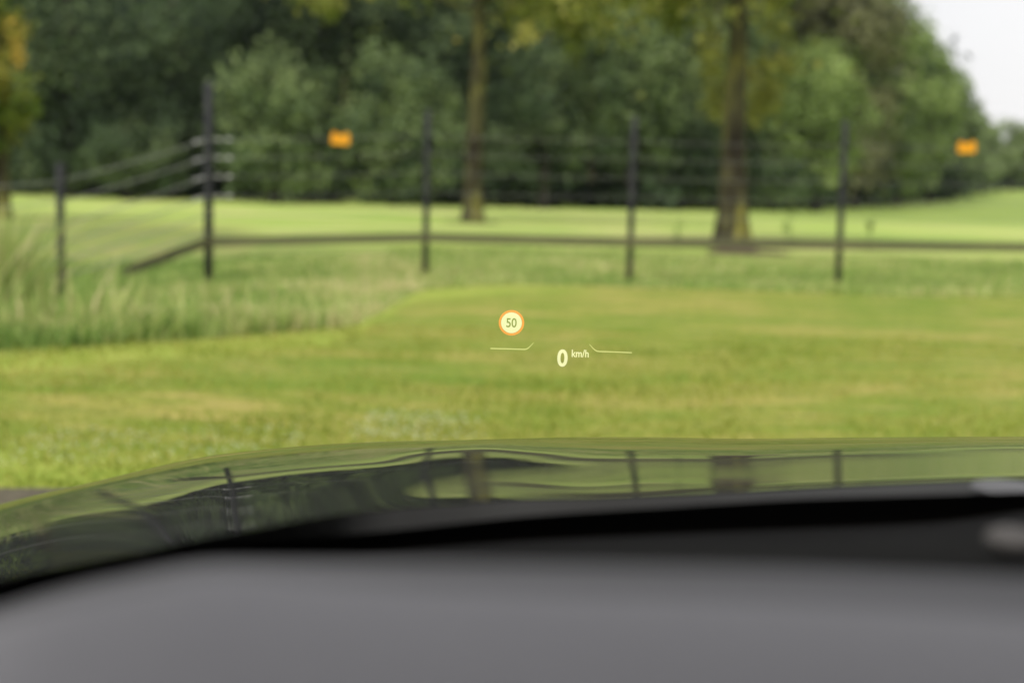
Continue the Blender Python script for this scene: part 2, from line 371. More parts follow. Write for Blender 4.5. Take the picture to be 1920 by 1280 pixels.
wood('dark tree rising behind the tall corner post', 330, 370, 66, [(330, 60, 0, 100, 110), (250, 130, 0, 80, 90), (380, 180, 1, 60, 70), (330, 250, 0, 80, 80), (300, 320, 0, 80, 40)], 5200, .28, 'leaf_dark', .45, .27, 23, th=11)
wood('dark dense tree between the left edge tree and the low fence post', 130, 368, 65, [(120, 60, 0, 90, 120), (60, 160, 0, 80, 90), (170, 190, 0, 80, 90), (110, 290, 0, 100, 60), (200, 310, 0, 70, 45)], 5600, .28, 'leaf_dark', .4, .27, 24, th=11)
wood('small dull green bush at the field edge left of the tall corner post', 240, 369, 62, [(240, 290, 0, 60, 60), (300, 300, 0, 45, 50)], 2200, .25, 'leaf_dark', .62, .18, 25, th=3)
wood('tall dark tree filling the top between the corner post and the slender trunk', 600, 374, 72, [(600, -10, 0, 130, 90), (480, 20, 0, 100, 90), (700, 30, 1, 90, 70), (620, 110, 1, 60, 60)], 5400, .3, 'leaf_dark', .45, .27, 26, th=15)
wood('shadowy tree right behind the slender field trunk', 880, 380, 70, [(860, 60, 0, 90, 90), (930, 170, 0, 70, 90), (870, 260, 0, 80, 80), (900, 330, 0, 70, 40)], 4800, .28, 'leaf_dark', .42, .27, 27, th=12)
wood('dull green tree right of the slender field trunk', 1020, 385, 65, [(1010, 190, 0, 75, 80), (1060, 260, 0, 70, 70), (980, 290, 0, 60, 60), (1030, 120, 1, 60, 60)], 4600, .27, 'leaf_dark', .66, .27, 28, th=8)
wood('tall green tree behind the third fence post', 1180, 388, 68, [(1180, 60, 0, 90, 100), (1230, 160, 0, 70, 80), (1130, 170, 0, 60, 80), (1190, 250, 0, 80, 70)], 4800, .28, 'leaf_mid', .6, .24, 29, th=12)
wood('low dark tree in a gap left of the thick mossy trunk', 1270, 390, 70, [(1270, 270, 0, 75, 75), (1220, 320, 0, 70, 45), (1310, 330, 0, 60, 40)], 3400, .27, 'leaf_dark', .5, .2, 30, th=7)
wood('olive green tree showing left and right of the thick mossy trunk', 1330, 390, 76, [(1320, 120, 0, 80, 100), (1400, 190, 0, 80, 90), (1340, 240, 0, 80, 70), (1400, 60, 1, 70, 60)], 5200, .3, 'leaf_mid', .65, .22, 31, th=12)
wood('fresh light green tree right of the thick mossy trunk', 1530, 392, 76, [(1490, 170, 0, 65, 85), (1560, 150, 0, 60, 70), (1520, 240, 0, 85, 80), (1590, 230, 0, 50, 60), (1540, 310, 0, 70, 50), (1480, 290, 0, 50, 50)], 5600, .28, 'leaf_light', .58, .2, 32, th=7)
wood('low dark green bush at the foot of the fresh green tree', 1450, 393, 74, [(1450, 340, 0, 60, 45), (1500, 355, 0, 45, 30)], 2200, .26, 'leaf_mid', .3, .2, 33, th=3)
wood('tall dull olive tree with its top cut by the upper edge', 1600, 388, 92, [(1590, 40, 0, 75, 90), (1530, 20, 0, 70, 80), (1640, 60, 0, 60, 70), (1640, 170, 0, 60, 80), (1600, 300, 0, 70, 60)], 6000, .36, 'leaf_brown', .62, .2, 34, th=14)
wood('tall green tree whose crown meets the white sky near the top edge', 1680, 380, 108, [(1655, 20, 0, 48, 60), (1690, 90, 0, 48, 65), (1670, 190, 0, 55, 80), (1640, 300, 0, 55, 60), (1690, 310, 0, 45, 50)], 6000, .38, 'leaf_light', .5, .18, 35, th=16)
wood('green tree second in the row stepping down against the sky', 1740, 372, 124, [(1745, 120, 0, 38, 45), (1760, 190, 0, 42, 60), (1735, 270, 0, 45, 60), (1720, 340, 0, 40, 25), (1715, 110, 0, 30, 50)], 4600, .42, 'leaf_light', .55, .18, 36, th=12)
wood('green tree third in the row stepping down against the sky', 1795, 366, 140, [(1795, 190, 0, 28, 42), (1805, 250, 0, 36, 50), (1780, 310, 0, 38, 40), (1790, 145, 0, 18, 22)], 3400, .45, 'leaf_mid', .8, .18, 37, th=9)
wood('small round green tree fourth in the row beside the right orange sign', 1840, 362, 155, [(1838, 270, 0, 32, 36), (1850, 310, 0, 34, 32), (1832, 225, 0, 20, 24), (1862, 248, 0, 22, 22)], 2600, .48, 'leaf_mid', .85, .18, 38, th=6)
wood('pale green distant tree at the right edge under the white sky', 1895, 358, 172, [(1898, 262, 0, 30, 34), (1880, 300, 0, 32, 32), (1930, 280, 0, 36, 42), (1915, 310, 0, 34, 26)], 3600, .5, 'leaf_mid', .9, .16, 39, th=7)
wood('distant tree just past the right edge', 1985, 356, 180, [(1980, 260, 0, 45, 50), (1960, 310, 0, 40, 30), (2040, 270, 0, 50, 50)], 2600, .5, 'leaf_mid', .5, .16, 40, th=8)

# dense wood behind, one mass
rg = np.random.default_rng(99)
C = []; Rr = []
for px in range(-500, 1680, 48):
    D = 80 if px < 1300 else 80 + (px - 1300) * .09
    for py in (-120, -40, 40, 120, 200, 280, 345):
        if px > 1500 and py < 60 + (px - 1600) * .8: continue
        p = at(px + rg.uniform(-25, 25), py + rg.uniform(-15, 15), D + rg.uniform(-3, 6)); C.append(p[:]); Rr.append((2.6, 2.4, 2.2))
for px, y0, D in ((1700, 110, 130), (1740, 190, 142), (1780, 250, 158), (1830, 305, 172), (1880, 318, 186), (1930, 320, 190)):
    for py in list(range(y0, 350, 32)) + [350]:
        p = at(px, py, D); C.append(p[:]); Rr.append((3, 3, 2.4))
for px in range(-400, 1560, 34):
    D = 67 + 3 * rg.random() if px < 1250 else 70 + (px - 1250) * .07
    yb = float(np.interp(px, [0, 900, 1400, 1560], [367, 386, 390, 386]))
    p = at(px, yb - 22, D); C.append(p[:]); Rr.append((1.5, 1.2, .9))
V, tn = leaves(C, Rr, 110000, .78, .24, .15, 100, low=.1, fill=1.0, clump=1.6)
o = leaf_obj('woodland', V, tn, M['leaf_dark']); tag(o, 'dense dark wood of leafy trees behind the field', 'woodland', kind='stuff')
# trunks glimpsed in the shade of the wood's edge
for i, (px, D) in enumerate(((985, 72), (1040, 70), (640, 71), (1110, 73), (1215, 74), (1640, 110))):
    b = at(px, 380, D); base = Vector((b.x, b.y, float(ground_z(b.x, b.y)))); bm = bmesh.new()
    root = empty('bare_trunk_tree', base)
    tag(root, ['thin pinkish brown trunk in the dark wood edge, right of the slender field tree', 'second thin trunk in the dark wood edge, nearer the third fence post',
        'thin trunk in the dark wood below the left orange sign', 'thin trunk in the dark wood just left of the third fence post',
        'thin trunk in the dark wood just right of the third fence post', 'thin trunk in the shade under the tall olive tree'][i], 'tree', 'thin trunks inside the wood edge')
    branchy_trunk(bm, base, base + Vector((random.uniform(-.4, .4), .5, 9)), .17, .08, [], i); bm_obj('trunk', bm, M['bark2'], root)
    V, tn = leaves([base + Vector((0, 1, 9))], [(2, 2, 2)], 500, .4, .4, .2, 300 + i); leaf_obj('crown', V, tn, M['leaf_dark'], root)

# ------------------------------------------------------------------ tall grass
def blades(n, sampler, h, wd, tone, spread, seed, lean=.28, headfrac=0.0):
    rg = np.random.default_rng(seed); X, Y, H, T = sampler(rg, n); n = len(X)
    Z = ground_z(X, Y) - .02
    hh = h * H * (.65 + .7 * rg.random(n)); a = rg.random(n) * 2 * np.pi; l = np.abs(rg.normal(size=n)) * lean * hh
    ln = np.stack([np.cos(a) * l, np.sin(a) * l, np.zeros(n)], 1)
    wa = rg.random(n) * np.pi; wv = np.stack([np.cos(wa), np.sin(wa) * .5, np.zeros(n)], 1) * wd * (.6 + .8 * rg.random(n))[:, None]
    B = np.stack([X, Y, Z], 1); up = np.array([0, 0, 1.0])
    m = B + ln * .35 + up * (hh * .55)[:, None]; t = B + ln + up * hh[:, None]
    V = np.stack([B - wv, B + wv, m + wv * .8, m - wv * .8, t + wv * .15, t - wv * .15], 1).reshape(-1, 3)
    i = np.arange(n)[:, None] * 6
    Qd = np.concatenate([i + np.array([0, 1, 2, 3]), i + np.array([3, 2, 4, 5])], 0)
    tn = np.clip(tone + T + spread * rg.normal(size=n), 0, 1)
    return V, Qd, np.repeat(tn, 6)
def fbm(X, Y, s, seed):
    r = np.random.default_rng(seed); v = 0
    for k in range(5):
        a = r.random() * 6.28; f = s * (1.0 + k * .8); v = v + np.sin((X * np.cos(a) + Y * np.sin(a)) * f + r.random() * 6) / (1 + k * .4)
    return v / 3
def tall(rg, n):
    Y = 8.4 + 14 * rg.random(n) ** 1.25; X = -(.4 * Y) + rg.random(n) * (.4 * Y + .4)
    e = edge_y(X); k = (Y > e + .15 * fbm(X, Y, 3, 1)) & (X < -.25 + .5 * rg.random(n)); X, Y, e = X[k], Y[k], e[k]
    f = fbm(X, Y, 1.6, 2)
    H = np.interp(X, [-6, -4.3, -3.6, -2.4, -1.3, -.8, 0], [.85, .72, .52, .5, .42, .3, .15]) * (1 + .5 * f + .25 * fbm(X, Y, 5, 31))
    H = H * np.interp(Y, [9, 11, 12.4, 22], [1, .8, .38, .3])
    return X, Y, H, .3 * fbm(X, Y, 1.4, 5) + .2 * fbm(X, Y, 5, 77) + np.interp(Y, [8.5, 10, 14], [-.15, .05, .12]) + np.interp(X, [-4.5, -3, -1.5], [-.3, -.04, .1])
V, Qd, tn = blades(75000, tall, .44, .009, .41, .22, 5, lean=.55)
g = mesh_np('tall_grass', V, Qd, M['grass_tall'], attrs={'tone': tn}); tag(g, 'tall unmown grass and weeds with tan seed heads in the ditch', 'grass', kind='stuff')
def strip(rg, n):
    Y = 15.5 + 9 * rg.random(n); X = -2 + rg.random(n) * (Y * .42 + 2); k = Y > edge_y(X) - .2; X, Y = X[k], Y[k]
    return X, Y, 1 + .6 * fbm(X, Y, 1.2, 8), .25 * fbm(X, Y, .9, 9)
V, Qd, tn = blades(22000, strip, .085, .012, .47, .18, 6, lean=.5)
g = mesh_np('rough_grass', V, Qd, M['grass_tall'], attrs={'tone': tn}); tag(g, 'short dull rough grass strip under the fence', 'grass', kind='stuff')
def lawn(rg, n):
    Y = 4.6 + 7 * rg.random(n) ** 1.3; X = (rg.random(n) * 2 - 1) * (Y * .4 + .1); k = (Y < edge_y(X)) & (Y > 5.22); X, Y = X[k], Y[k]
    return X, Y, 1 + .5 * fbm(X, Y, 2.2, 18), .28 * fbm(X, Y, 1.3, 19)
V, Qd, tn = blades(52000, lawn, .038, .006, .5, .2, 7, lean=.8)
g = mesh_np('lawn_grass', V, Qd, M['grass_short'], attrs={'tone': tn}); tag(g, 'mown yellowish green lawn grass', 'grass', kind='stuff')
def stalks(rg, n):
    X = -5.2 + 4 * rg.random(n); Y = 9 + 3.6 * rg.random(n); k = Y > edge_y(X) + .15; X, Y = X[k], Y[k]
    return X, Y, (1 + .4 * fbm(X, Y, 2.5, 61)) * np.interp(X, [-4.6, -3.4, -1.4], [1.25, .95, .7]), .15 * fbm(X, Y, 2, 62)
V, Qd, tn = blades(900, stalks, .42, .01, .5, .2, 8, lean=.45)
g = mesh_np('seed_stalks', V, Qd, M['grass_tall'], attrs={'tone': tn}); tag(g, 'taller tan seed stalks standing above the rough grass', 'grass', kind='stuff')
# clover flowers near the road edge
rg = np.random.default_rng(44); bm = bmesh.new()
for k in range(560):
    if k < 290: X = rg.uniform(-2.1, -.9); Y = 5.35 + rg.random() * .8 + (X + 2.1) * .3
    else: X = -.2 - rg.random() * .5 + rg.normal() * .05; Y = rg.uniform(6.2, 6.9)
    bmesh.ops.create_icosphere(bm, subdivisions=1, radius=.0036 * (.7 + .6 * rg.random()), matrix=Matrix.Translation((X, Y, .05 + .03 * rg.random())))
tag(bm_obj('clover_flowers', bm, M['petal']), 'small white clover flowers dotted in the lawn edge', 'flowers', kind='stuff')
# reeds at the left edge
def reeds(rg, n):
    X = -4.56 + rg.normal(size=n) * .15; Y = 12.2 + rg.normal(size=n) * .35
    return X, Y, np.ones(n), np.zeros(n)
base = Vector((-4.56, 12.2, float(ground_z(-4.56, 12.2))))
root = empty('reed_clump', base); tag(root, 'grey green clump of tall reeds at the left edge before the fence', 'reeds')
V, Qd, tn = blades(1000, reeds, .86, .009, .5, .2, 55, lean=.4); mesh_np('blades', V, Qd, M['grass_tall'], parent=root, attrs={'tone': tn})
for i, (px, py, lab) in enumerate(((1480, 440, 'thin green sapling in the field right of the thick mossy trunk'), (1632, 420, 'small green weed plant in the field right of the last dark post'), (1270, 425, 'small green weed plant in the field left of the thick mossy trunk'))):
    D = 26.5; b = at(px, py, D); base = Vector((b.x, b.y, float(ground_z(b.x, b.y)))); root = empty('weed_plant', base); tag(root, lab, 'plant')
    h = [1.0, .6, .5][i]; bm = bmesh.new(); add_tube(bm, [base, base + Vector((.02, 0, h * .6)), base + Vector((0, 0, h))], [.009, .007, .003], 6); bm_obj('stem', bm, M['stem'], root)
    V, tn = leaves([base + Vector((0, 0, h * k)) for k in (.35, .55, .75, .95)], [(.1, .1, .14)] * 4, 60, .06, .6, .15, 400 + i, fill=1); leaf_obj('foliage', V, tn, M['leaf_light'], root)

# ------------------------------------------------------------------ fence
fence = empty('wire_fence', at(390, 503, 17.7)); fl = fence.location
tag(fence, 'charcoal post and wire fence with a dark bottom rail across the meadow', 'fence')
def gpt(px, py, Y):
    p = at(px, py, Y); return Vector((p.x, p.y, float(ground_z(p.x, p.y))))
P_c = gpt(391, 500, 17.6); P2 = gpt(797, 515, 17.7); P3 = gpt(1180, 516, 17.9); P4 = gpt(1571, 520, 18.1); P5 = P4 + (P4 - P3); PL = gpt(115, 560, 15.0); PLL = PL + (PL - P_c) * 1.0
PLL.z = float(ground_z(PLL.x, PLL.y))
def post(p, h, r):
    bm = bmesh.new(); add_tube(bm, [p - Vector((0, 0, .3)), p + Vector((0, 0, h * .5)), p + Vector((0, 0, h - .03)), p + Vector((0, 0, h))], [r, r * .98, r * .95, r * .6], 14)
    bm_obj('post', bm, M['post'], fence)
    c = p
post(P_c, 2.44, .055); 
for p in (P2, P3, P4, P5): post(p, 2.05, .04)
post(PL, 1.52, .044); post(PLL, 1.5, .044)
HT = [1.74, 1.52, 1.29, 1.05, .82, .6]
def wire(a, b, ha, hb, off, r=.0032):
    bm = bmesh.new(); n = 10; pts = []
    for i in range(n + 1):
        t = i / n; p = (a + Vector((0, 0, ha))).lerp(b + Vector((0, 0, hb)), t); p.z -= .02 * 4 * t * (1 - t); p.y += off; pts.append(p)
    add_tube(bm, pts, r, 5); bm_obj('wire', bm, M['wire'], fence)
for h in HT:
    for a, b in ((P_c, P2), (P2, P3), (P3, P4), (P4, P5)): wire(a, b, h, h, -.06)
    hl = {1.74: 1.33, 1.52: 1.12, 1.29: .87, 1.05: .68, .82: .5, .6: .34}[h]
    wire(P_c, PL, h, hl, -.05, .0075); wire(PL, PLL, hl, hl, -.05, .0075)
    for p in (P2, P3, P4):
        bm = bmesh.new(); add_box(bm, p + Vector((0, -.055, h)), (.03, .03, .05), .006); bm_obj('insulator', bm, M['post'], fence)
for h in HT[:4]:
    for s, q in ((1, P2), (-1, PL)):
        d = (q - P_c).normalized(); d.z = 0 if s > 0 else d.z - .13; d.normalize()
        bm = bmesh.new(); c = P_c + Vector((0, -.05, h))
        for k, (t, r) in enumerate(((.13, .014), (.26, .018))):
            add_tube(bm, [c + d * (t - .035), c + d * (t - .02), c + d * (t + .02), c + d * (t + .035)], [r * .5, r, r, r * .5], 10)
        add_tube(bm, [c + d * .05, c + d * .3], .008, 6)
        bm_obj('strain_insulator', bm, M['insul'], fence)
def rail(a, b, h):
    bm = bmesh.new(); A = a + Vector((0, -.075, h)); B = b + Vector((0, -.075, h)); d = B - A; L = d.length; c = (A + B) / 2
    rot = d.to_track_quat('X', 'Z').to_matrix().to_4x4(); add_box(bm, c, (L - .004, .03, .11), .006, rot); bm_obj('bottom_rail', bm, M['rail'], fence, smooth=False)
for a, b in ((P_c, P2), (P2, P3), (P3, P4), (P4, P5)): rail(a, b, .49)
PLb = PL.copy(); PLb.z = -.6; PLc = PLL.copy(); PLc.z = -.7
rail(P_c, P_c.lerp(PLb, .6), .49)
for px, py, D, lab in ((638, 262, 17.6, 'orange warning plate on the fence wire right of the corner post'), (1813, 278, 18.1, 'orange warning plate on the fence wire near the right edge')):
    c = at(px, py, D - .09); bm = bmesh.new(); tl = Matrix.Rotation(R(2.5 if px < 900 else -3), 4, 'Y'); add_box(bm, c, (.225, .006, .12), .0025, tl)
    for s in (-1, 1): add_box(bm, c + tl @ Vector((s * .075, .002, .072)), (.05, .008, .032), .002, tl)
    o = bm_obj('warning_sign', bm, M['orange'], loc=c, smooth=False); tag(o, lab, 'warning sign', 'orange warning plates on the fence')

# ------------------------------------------------------------------ the car
car = empty('car', (.37, 1.0, 0)); tag(car, 'black car seen from the driver seat, grey dashboard and glossy bonnet', 'car')
def pchip(xk, yk, xq):
    xk = np.asarray(xk, float); yk = np.asarray(yk, float); h = np.diff(xk); d = np.diff(yk) / h
    m = np.zeros_like(yk); m[0], m[-1] = d[0], d[-1]
    for i in range(1, len(xk) - 1):
        if d[i - 1] * d[i] > 0: w1, w2 = 2 * h[i] + h[i - 1], h[i] + 2 * h[i - 1]; m[i] = (w1 + w2) / (w1 / d[i - 1] + w2 / d[i])
    i = np.clip(np.searchsorted(xk, xq) - 1, 0, len(h) - 1); t = np.clip((xq - xk[i]) / h[i], 0, 1); hh = h[i]
    return ((1 + 2 * t) * (1 - t) ** 2 * yk[i] + t * (1 - t) ** 2 * hh * m[i] + t * t * (3 - 2 * t) * yk[i + 1] + t * t * (t - 1) * hh * m[i + 1])
# bonnet profile: for each lateral station, picture row against the elevation that the paint mirrors there
KN = {
 -260: (1030, [(1050, -.052), (1068, -.034), (1082, -.0125), (1120, .03), (1160, .05)]),
 0:    (945, [(965, -.052), (984, -.034), (997, -.0125), (1040, .02), (1085, .05)]),
 165:  (905, [(922, -.052), (943, -.034), (955, -.0125), (1000, .02), (1055, .05)]),
 425:  (850, [(878, -.052), (893, -.034), (904, -.0125), (935, .02), (1000, .05)]),
 700:  (828, [(850, -.05), (865, -.034), (876, -.0125), (908, .01), (955, .016)]),
 780:  (826, [(844, -.04), (857, -.0175), (866, -.0125), (888, .003), (912, -.008), (921, -.0145), (931, -.0145), (937, -.01), (947, .012)]),
 850:  (825, [(837, -.05), (845, -.0235), (850, -.0175), (857, -.0125), (878, .004), (901, -.0125), (912, -.0175), (926, -.0175), (934, -.0125), (942, .008)]),
 920:  (823, [(833, -.05), (842, -.0235), (848, -.0165), (856, -.0125), (872, .002), (889, -.0125), (896, -.0175), (905, -.0235), (912, -.0175), (928, -.016), (937, -.006)]),
 1000: (821, [(838, -.052), (850, -.0235), (856, -.0165), (866, -.0125), (875, -.004), (883, -.0125), (889, -.017), (896, -.0235), (903, -.029), (911, -.0235), (916, -.0175), (924, -.0185), (932, -.022)]),
 1100: (819, [(842, -.052), (862, -.0235), (867, -.0175), (876, -.0145), (884, -.0175), (889, -.0235), (896, -.036), (904, -.037), (914, -.0258), (920, -.029), (930, -.025)]),
 1190: (819, [(845, -.052), (867, -.0222), (877, -.034), (892, -.039), (911, -.0262), (918, -.031), (926, -.026)]),
 1400: (822, [(846, -.052), (866, -.0222), (876, -.033), (888, -.038), (902, -.034), (911, -.031), (918, -.012)]),
 1575: (820, [(843, -.052), (856, -.0222), (864, -.032), (880, -.037), (896, -.036), (903, -.031), (909, -.012)]),
 1900: (818, [(834, -.052), (841, -.0222), (848, -.028), (865, -.032), (884, -.032), (891, -.03), (897, -.012)]),
 2400: (822, [(836, -.052), (843, -.0222), (850, -.028), (862, -.031), (874, -.031), (882, -.03), (888, -.012)]),
}
NR = 110; tau = np.linspace(0, 1, NR)
keys = sorted(KN); tab = []
def tanel(px, py):
    v = ray(px, py); return -v.z / v.y
for kx in keys:
    ys, kn = KN[kx]; yc = kn[-1][0]; s = tau ** 2; y = ys + (yc - ys) * s
    a0 = tanel(kx, ys); yk = [ys] + [k[0] for k in kn]; ek = [-a0] + [k[1] for k in kn]
    e = pchip(yk, ek, y)
    m = y < yk[1]; fr_ = (y[m] - ys) / (yk[1] - ys); e[m] = -a0 + (ek[1] + a0) * np.sqrt(fr_)
    tab.append((ys, yc, e))
NC = 220; pxs = np.linspace(-260, 2400, NC)
ysc = pchip(keys, [t[0] for t in tab], pxs); ycc = pchip(keys, [t[1] for t in tab], pxs)
E = np.stack([t[2] for t in tab]); EE = np.stack([pchip(keys, E[:, r], pxs) for r in range(NR)], 1)
def blur(A, ax, k):
    for _ in range(k):
        P = np.pad(A, [(1, 1) if i == ax else (0, 0) for i in range(2)], mode='edge')
        A = (np.take(P, range(0, A.shape[ax]), ax) + 2 * A + np.take(P, range(2, A.shape[ax] + 2), ax)) / 4
    return A
EE[:, 1:] = blur(EE[:, 1:], 0, 12); EE[:, 8:] = blur(EE[:, 8:], 1, 1)
HV = np.zeros((NC, NR, 3))
for i, px in enumerate(pxs):
    ys, yc = ysc[i], ycc[i]; y = ys + (yc - ys) * tau ** 2
    a = np.array([tanel(px, v) for v in y]); e = EE[i].copy(); e[0] = -a[0]
    D = np.zeros(NR); D[0] = .405 / a[0]
    for r in range(1, NR):
        am = (a[r] + a[r - 1]) / 2; em = (e[r] + e[r - 1]) / 2
        if r == 1: em = -a[0] + (e[1] + a[0]) * .5
        D[r] = D[r - 1] * math.exp(-2 * (a[r] - a[r - 1]) / max(am + em, 1e-3))
    for r in range(NR): HV[i, r] = at(px, y[r], D[r])[:]
eye_ = np.array(EYE[:])
for it in range(3):       # even out the lateral crown so mirrored uprights keep their width
    du = np.gradient(HV, axis=0); dv = np.gradient(HV, axis=1); nn = np.cross(du, dv); nn /= np.linalg.norm(nn, axis=2)[..., None]
    dd = HV - eye_; dd /= np.linalg.norm(dd, axis=2)[..., None]; g_ = np.abs((dd * nn).sum(2)); rr_ = dd - 2 * (dd * nn).sum(2)[..., None] * nn
    shift = 960 + rr_[..., 0] / rr_[..., 1] * F - pxs[:, None]; rs = [int(NR * q) for q in (.45, .6, .75, .9)]
    sh = shift[:, rs].mean(1); gg = g_[:, rs].mean(1)
    want = np.interp(pxs, [560, 700, 900, 1150, 1400, 2400], [0, -8, -12, -12, -4, 0])
    dl = np.where(pxs > 560, (want - sh), 0) * np.clip((pxs - 560) / 120, 0, 1) / (2 * gg ** 2 * F * F)
    lnh = np.cumsum(dl) * (pxs[1] - pxs[0]); lnh -= np.interp(560, pxs, lnh)
    HV = eye_ + (HV - eye_) * np.exp(lnh)[:, None, None]
print('bonnet D0', HV[::30, 0, 1], 'Dc', HV[::30, -1, 1], 'z0', HV[::30, 0, 2], 'zc', HV[::30, -1, 2])
rows = [HV[:, r] for r in range(NR)]
# nose: keep curving down in front of the horizon line
d0 = HV[:, 0] - HV[:, 1]; d0 /= np.linalg.norm(d0, axis=1)[:, None]
nose = []; p = HV[:, 0].copy(); ang = np.arctan2(-d0[:, 2], d0[:, 1]); 
for k in range(14):
    ang = ang + .1; st = .022 + .004 * k
    p = p + np.stack([np.zeros(NC), np.cos(ang) * st, -np.sin(ang) * st], 1); nose.append(p.copy())
rows = nose[::-1] + rows
A = np.stack(rows, 0); nr = A.shape[0]; idx = np.arange(nr * NC).reshape(nr, NC)
Q = np.stack([idx[:-1, :-1], idx[:-1, 1:], idx[1:, 1:], idx[1:, :-1]], -1).reshape(-1, 4)[:, ::-1]
mesh_np('bonnet', A.reshape(-1, 3), Q, M['paint'], parent=car, smooth=True)
# front bumper and wing flanks below the bonnet edge
bm = bmesh.new(); fe = A[0]; lowf = fe.copy(); lowf[:, 2] = .3; lowf[:, 1] += .06
loop_t = [Vector(v) for v in fe]; loop_b = [Vector(v) for v in lowf]
tv = [bm.verts.new(v) for v in loop_t]; mv = [bm.verts.new(Vector((v.x, v.y + .05, .52))) for v in loop_t]; bv = [bm.verts.new(v) for v in loop_b]
for i in range(NC - 1):
    bm.faces.new((tv[i], tv[i + 1], mv[i + 1], mv[i])); bm.faces.new((mv[i], mv[i + 1], bv[i + 1], bv[i]))
bm_obj('bumper', bm, M['paint'], car)
for c_ in (0, NC - 1):
    bm = bmesh.new(); side = A[:, c_]; sx = -.12 if c_ == 0 else .05
    r1 = [bm.verts.new(v) for v in side]; r2 = [bm.verts.new((v[0] + sx, v[1], v[2] - .12)) for v in side]; r3 = [bm.verts.new((v[0] + sx, v[1], .3)) for v in side]
    for i in range(nr - 1):
        bm.faces.new((r1[i], r1[i + 1], r2[i + 1], r2[i])); bm.faces.new((r2[i], r2[i + 1], r3[i + 1], r3[i]))
    bm_obj('wing', bm, M['paint'], car)
# cowl panel between bonnet and glass
bot_px = [-300, 0, 250, 500, 750, 1000, 1250, 1500, 1750, 2000, 2400]
cowl_y = [1195, 1122, 1074, 1043, 1014, 992, 976, 961, 950, 942, 936]     # lower edge of the cowl
def Dw(px): return float(np.interp(px, [-300, 0, 250, 500, 900, 2400], [.87, .95, 1.0, 1.07, 1.13, 1.15]))      # the glass base curves back at the side
def curve_at(px, ys, D): return at(px, float(pchip(bot_px, ys, np.array([px]))[0]), D)
bm = bmesh.new(); ra = []; rb = []; rc = []
for i in range(0, NC, 3):
    e = Vector(HV[i, -1]); px = pxs[i]
    ra.append(bm.verts.new(e + Vector((0, 0, -.0012)))); q = curve_at(px, cowl_y, Dw(px) + .03)
    rb.append(bm.verts.new(e.lerp(q, .5) + Vector((0, 0, .002)))); rc.append(bm.verts.new(q))
for i in range(len(ra) - 1):
    bm.faces.new((ra[i], ra[i + 1], rb[i + 1], rb[i])); bm.faces.new((rb[i], rb[i + 1], rc[i + 1], rc[i]))
bm_obj('cowl_panel', bm, M['cowl'], car)
# windscreen with its black printed border
sc_y = [1162, 1088, 1040, 1016, 992, 966, 950, 935, 927, 920, 914]
bm = bmesh.new(); fa = []; fb = []; fc = []
pl = np.linspace(-300, 2400, 60)
for px in pl:
    q = curve_at(px, sc_y, Dw(px)); fa.append(bm.verts.new(q)); low_ = at(px, float(pchip([-300, 0, 200, 430, 620, 800, 1000, 1400, 1750, 2000, 2400], [1245, 1150, 1085, 1046, 1050, 1037, 1022, 1004, 988, 955, 935], np.array([px]))[0]), Dw(px) + .02); fb.append(bm.verts.new(low_))
for i in range(len(fa) - 1): bm.faces.new((fa[i], fa[i + 1], fb[i + 1], fb[i]))
border_top = [v.co.copy() for v in fa]
def top_of(i):
    t = i / (len(pl) - 1); xw = -.42 + (1.16 + .42) * t; return Vector((xw, .38 - .1 * (2 * t - 1) ** 2, 1.5 - .05 * (2 * t - 1) ** 2))
gb = bmesh.new(); rowsg = []
for k in range(9):
    t = k / 8; rowsg.append([gb.verts.new(border_top[i].lerp(top_of(i), t) + Vector((0, .05 * math.sin(math.pi * t), .035 * math.sin(math.pi * t)))) for i in range(len(pl))])
for a, b in zip(rowsg, rowsg[1:]):
    for i in range(len(pl) - 1): gb.faces.new((a[i], a[i + 1], b[i + 1], b[i]))
pane = bm_obj('windscreen', gb, M['glass'], car)
brd = bm_obj('black_border', bm, M['frit'], car)
# roof, header and pillars around the pane, outside the frame
bm = bmesh.new(); hdr = [[top_of(i) + Vector((0, dy, dz)) for i in range(0, 60)] for dy, dz in ((0.02, .01), (-.02, .03), (-.35, .07), (-.9, .075), (-1.5, .05))]
vs = [[bm.verts.new(v) for v in r] for r in hdr]
for a, b in zip(vs, vs[1:]):
    for i in range(59): bm.faces.new((a[i], a[i + 1], b[i + 1], b[i]))
bmesh.ops.solidify(bm, geom=bm.faces[:], thickness=.025); bm_obj('roof', bm, M['trim'], car)
for i in (0, len(pl) - 1):
    bm = bmesh.new(); b0 = border_top[i]; t0 = top_of(i); s = -1 if i == 0 else 1
    add_tube(bm, [b0 + Vector((s * .02, .02, -.1)), b0.lerp(t0, .5) + Vector((s * .03, .06, .05)), t0 + Vector((s * .02, 0, 0))], [.045, .04, .035], 12); bm_obj('pillar', bm, M['trim'], car)
# dashboard: wide soft pad
def dash_surface(name, cols, prof, mat):
    bm = bmesh.new(); R_ = []
    for px in cols:
        R_.append([bm.verts.new(p) for p in prof(px)])
    for a, b in zip(R_, R_[1:]):
        for i in range(len(a) - 1): bm.faces.new((a[i], a[i + 1], b[i + 1], b[i]))
    bmesh.ops.recalc_face_normals(bm, faces=bm.faces[:])
    o = bm_obj(name, bm, mat, car); return o
dash_top = [1240, 1140, 1088, 1054, 1055, 1056, 1058, 1064, 1076, 1088, 1100]
frit_low = [1230, 1135, 1075, 1036, 1040, 1027, 1012, 994, 978, 948, 930]   # where the grey pad begins
pad_px = [-300, 0, 200, 430, 620, 800, 1000, 1400, 1750, 2000, 2400]
pad_w = [20, 24, 26, 20, 34, 44, 50, 58, 66, 72, 80]
def py0(px): return float(pchip(pad_px, dash_top, np.array([px]))[0])
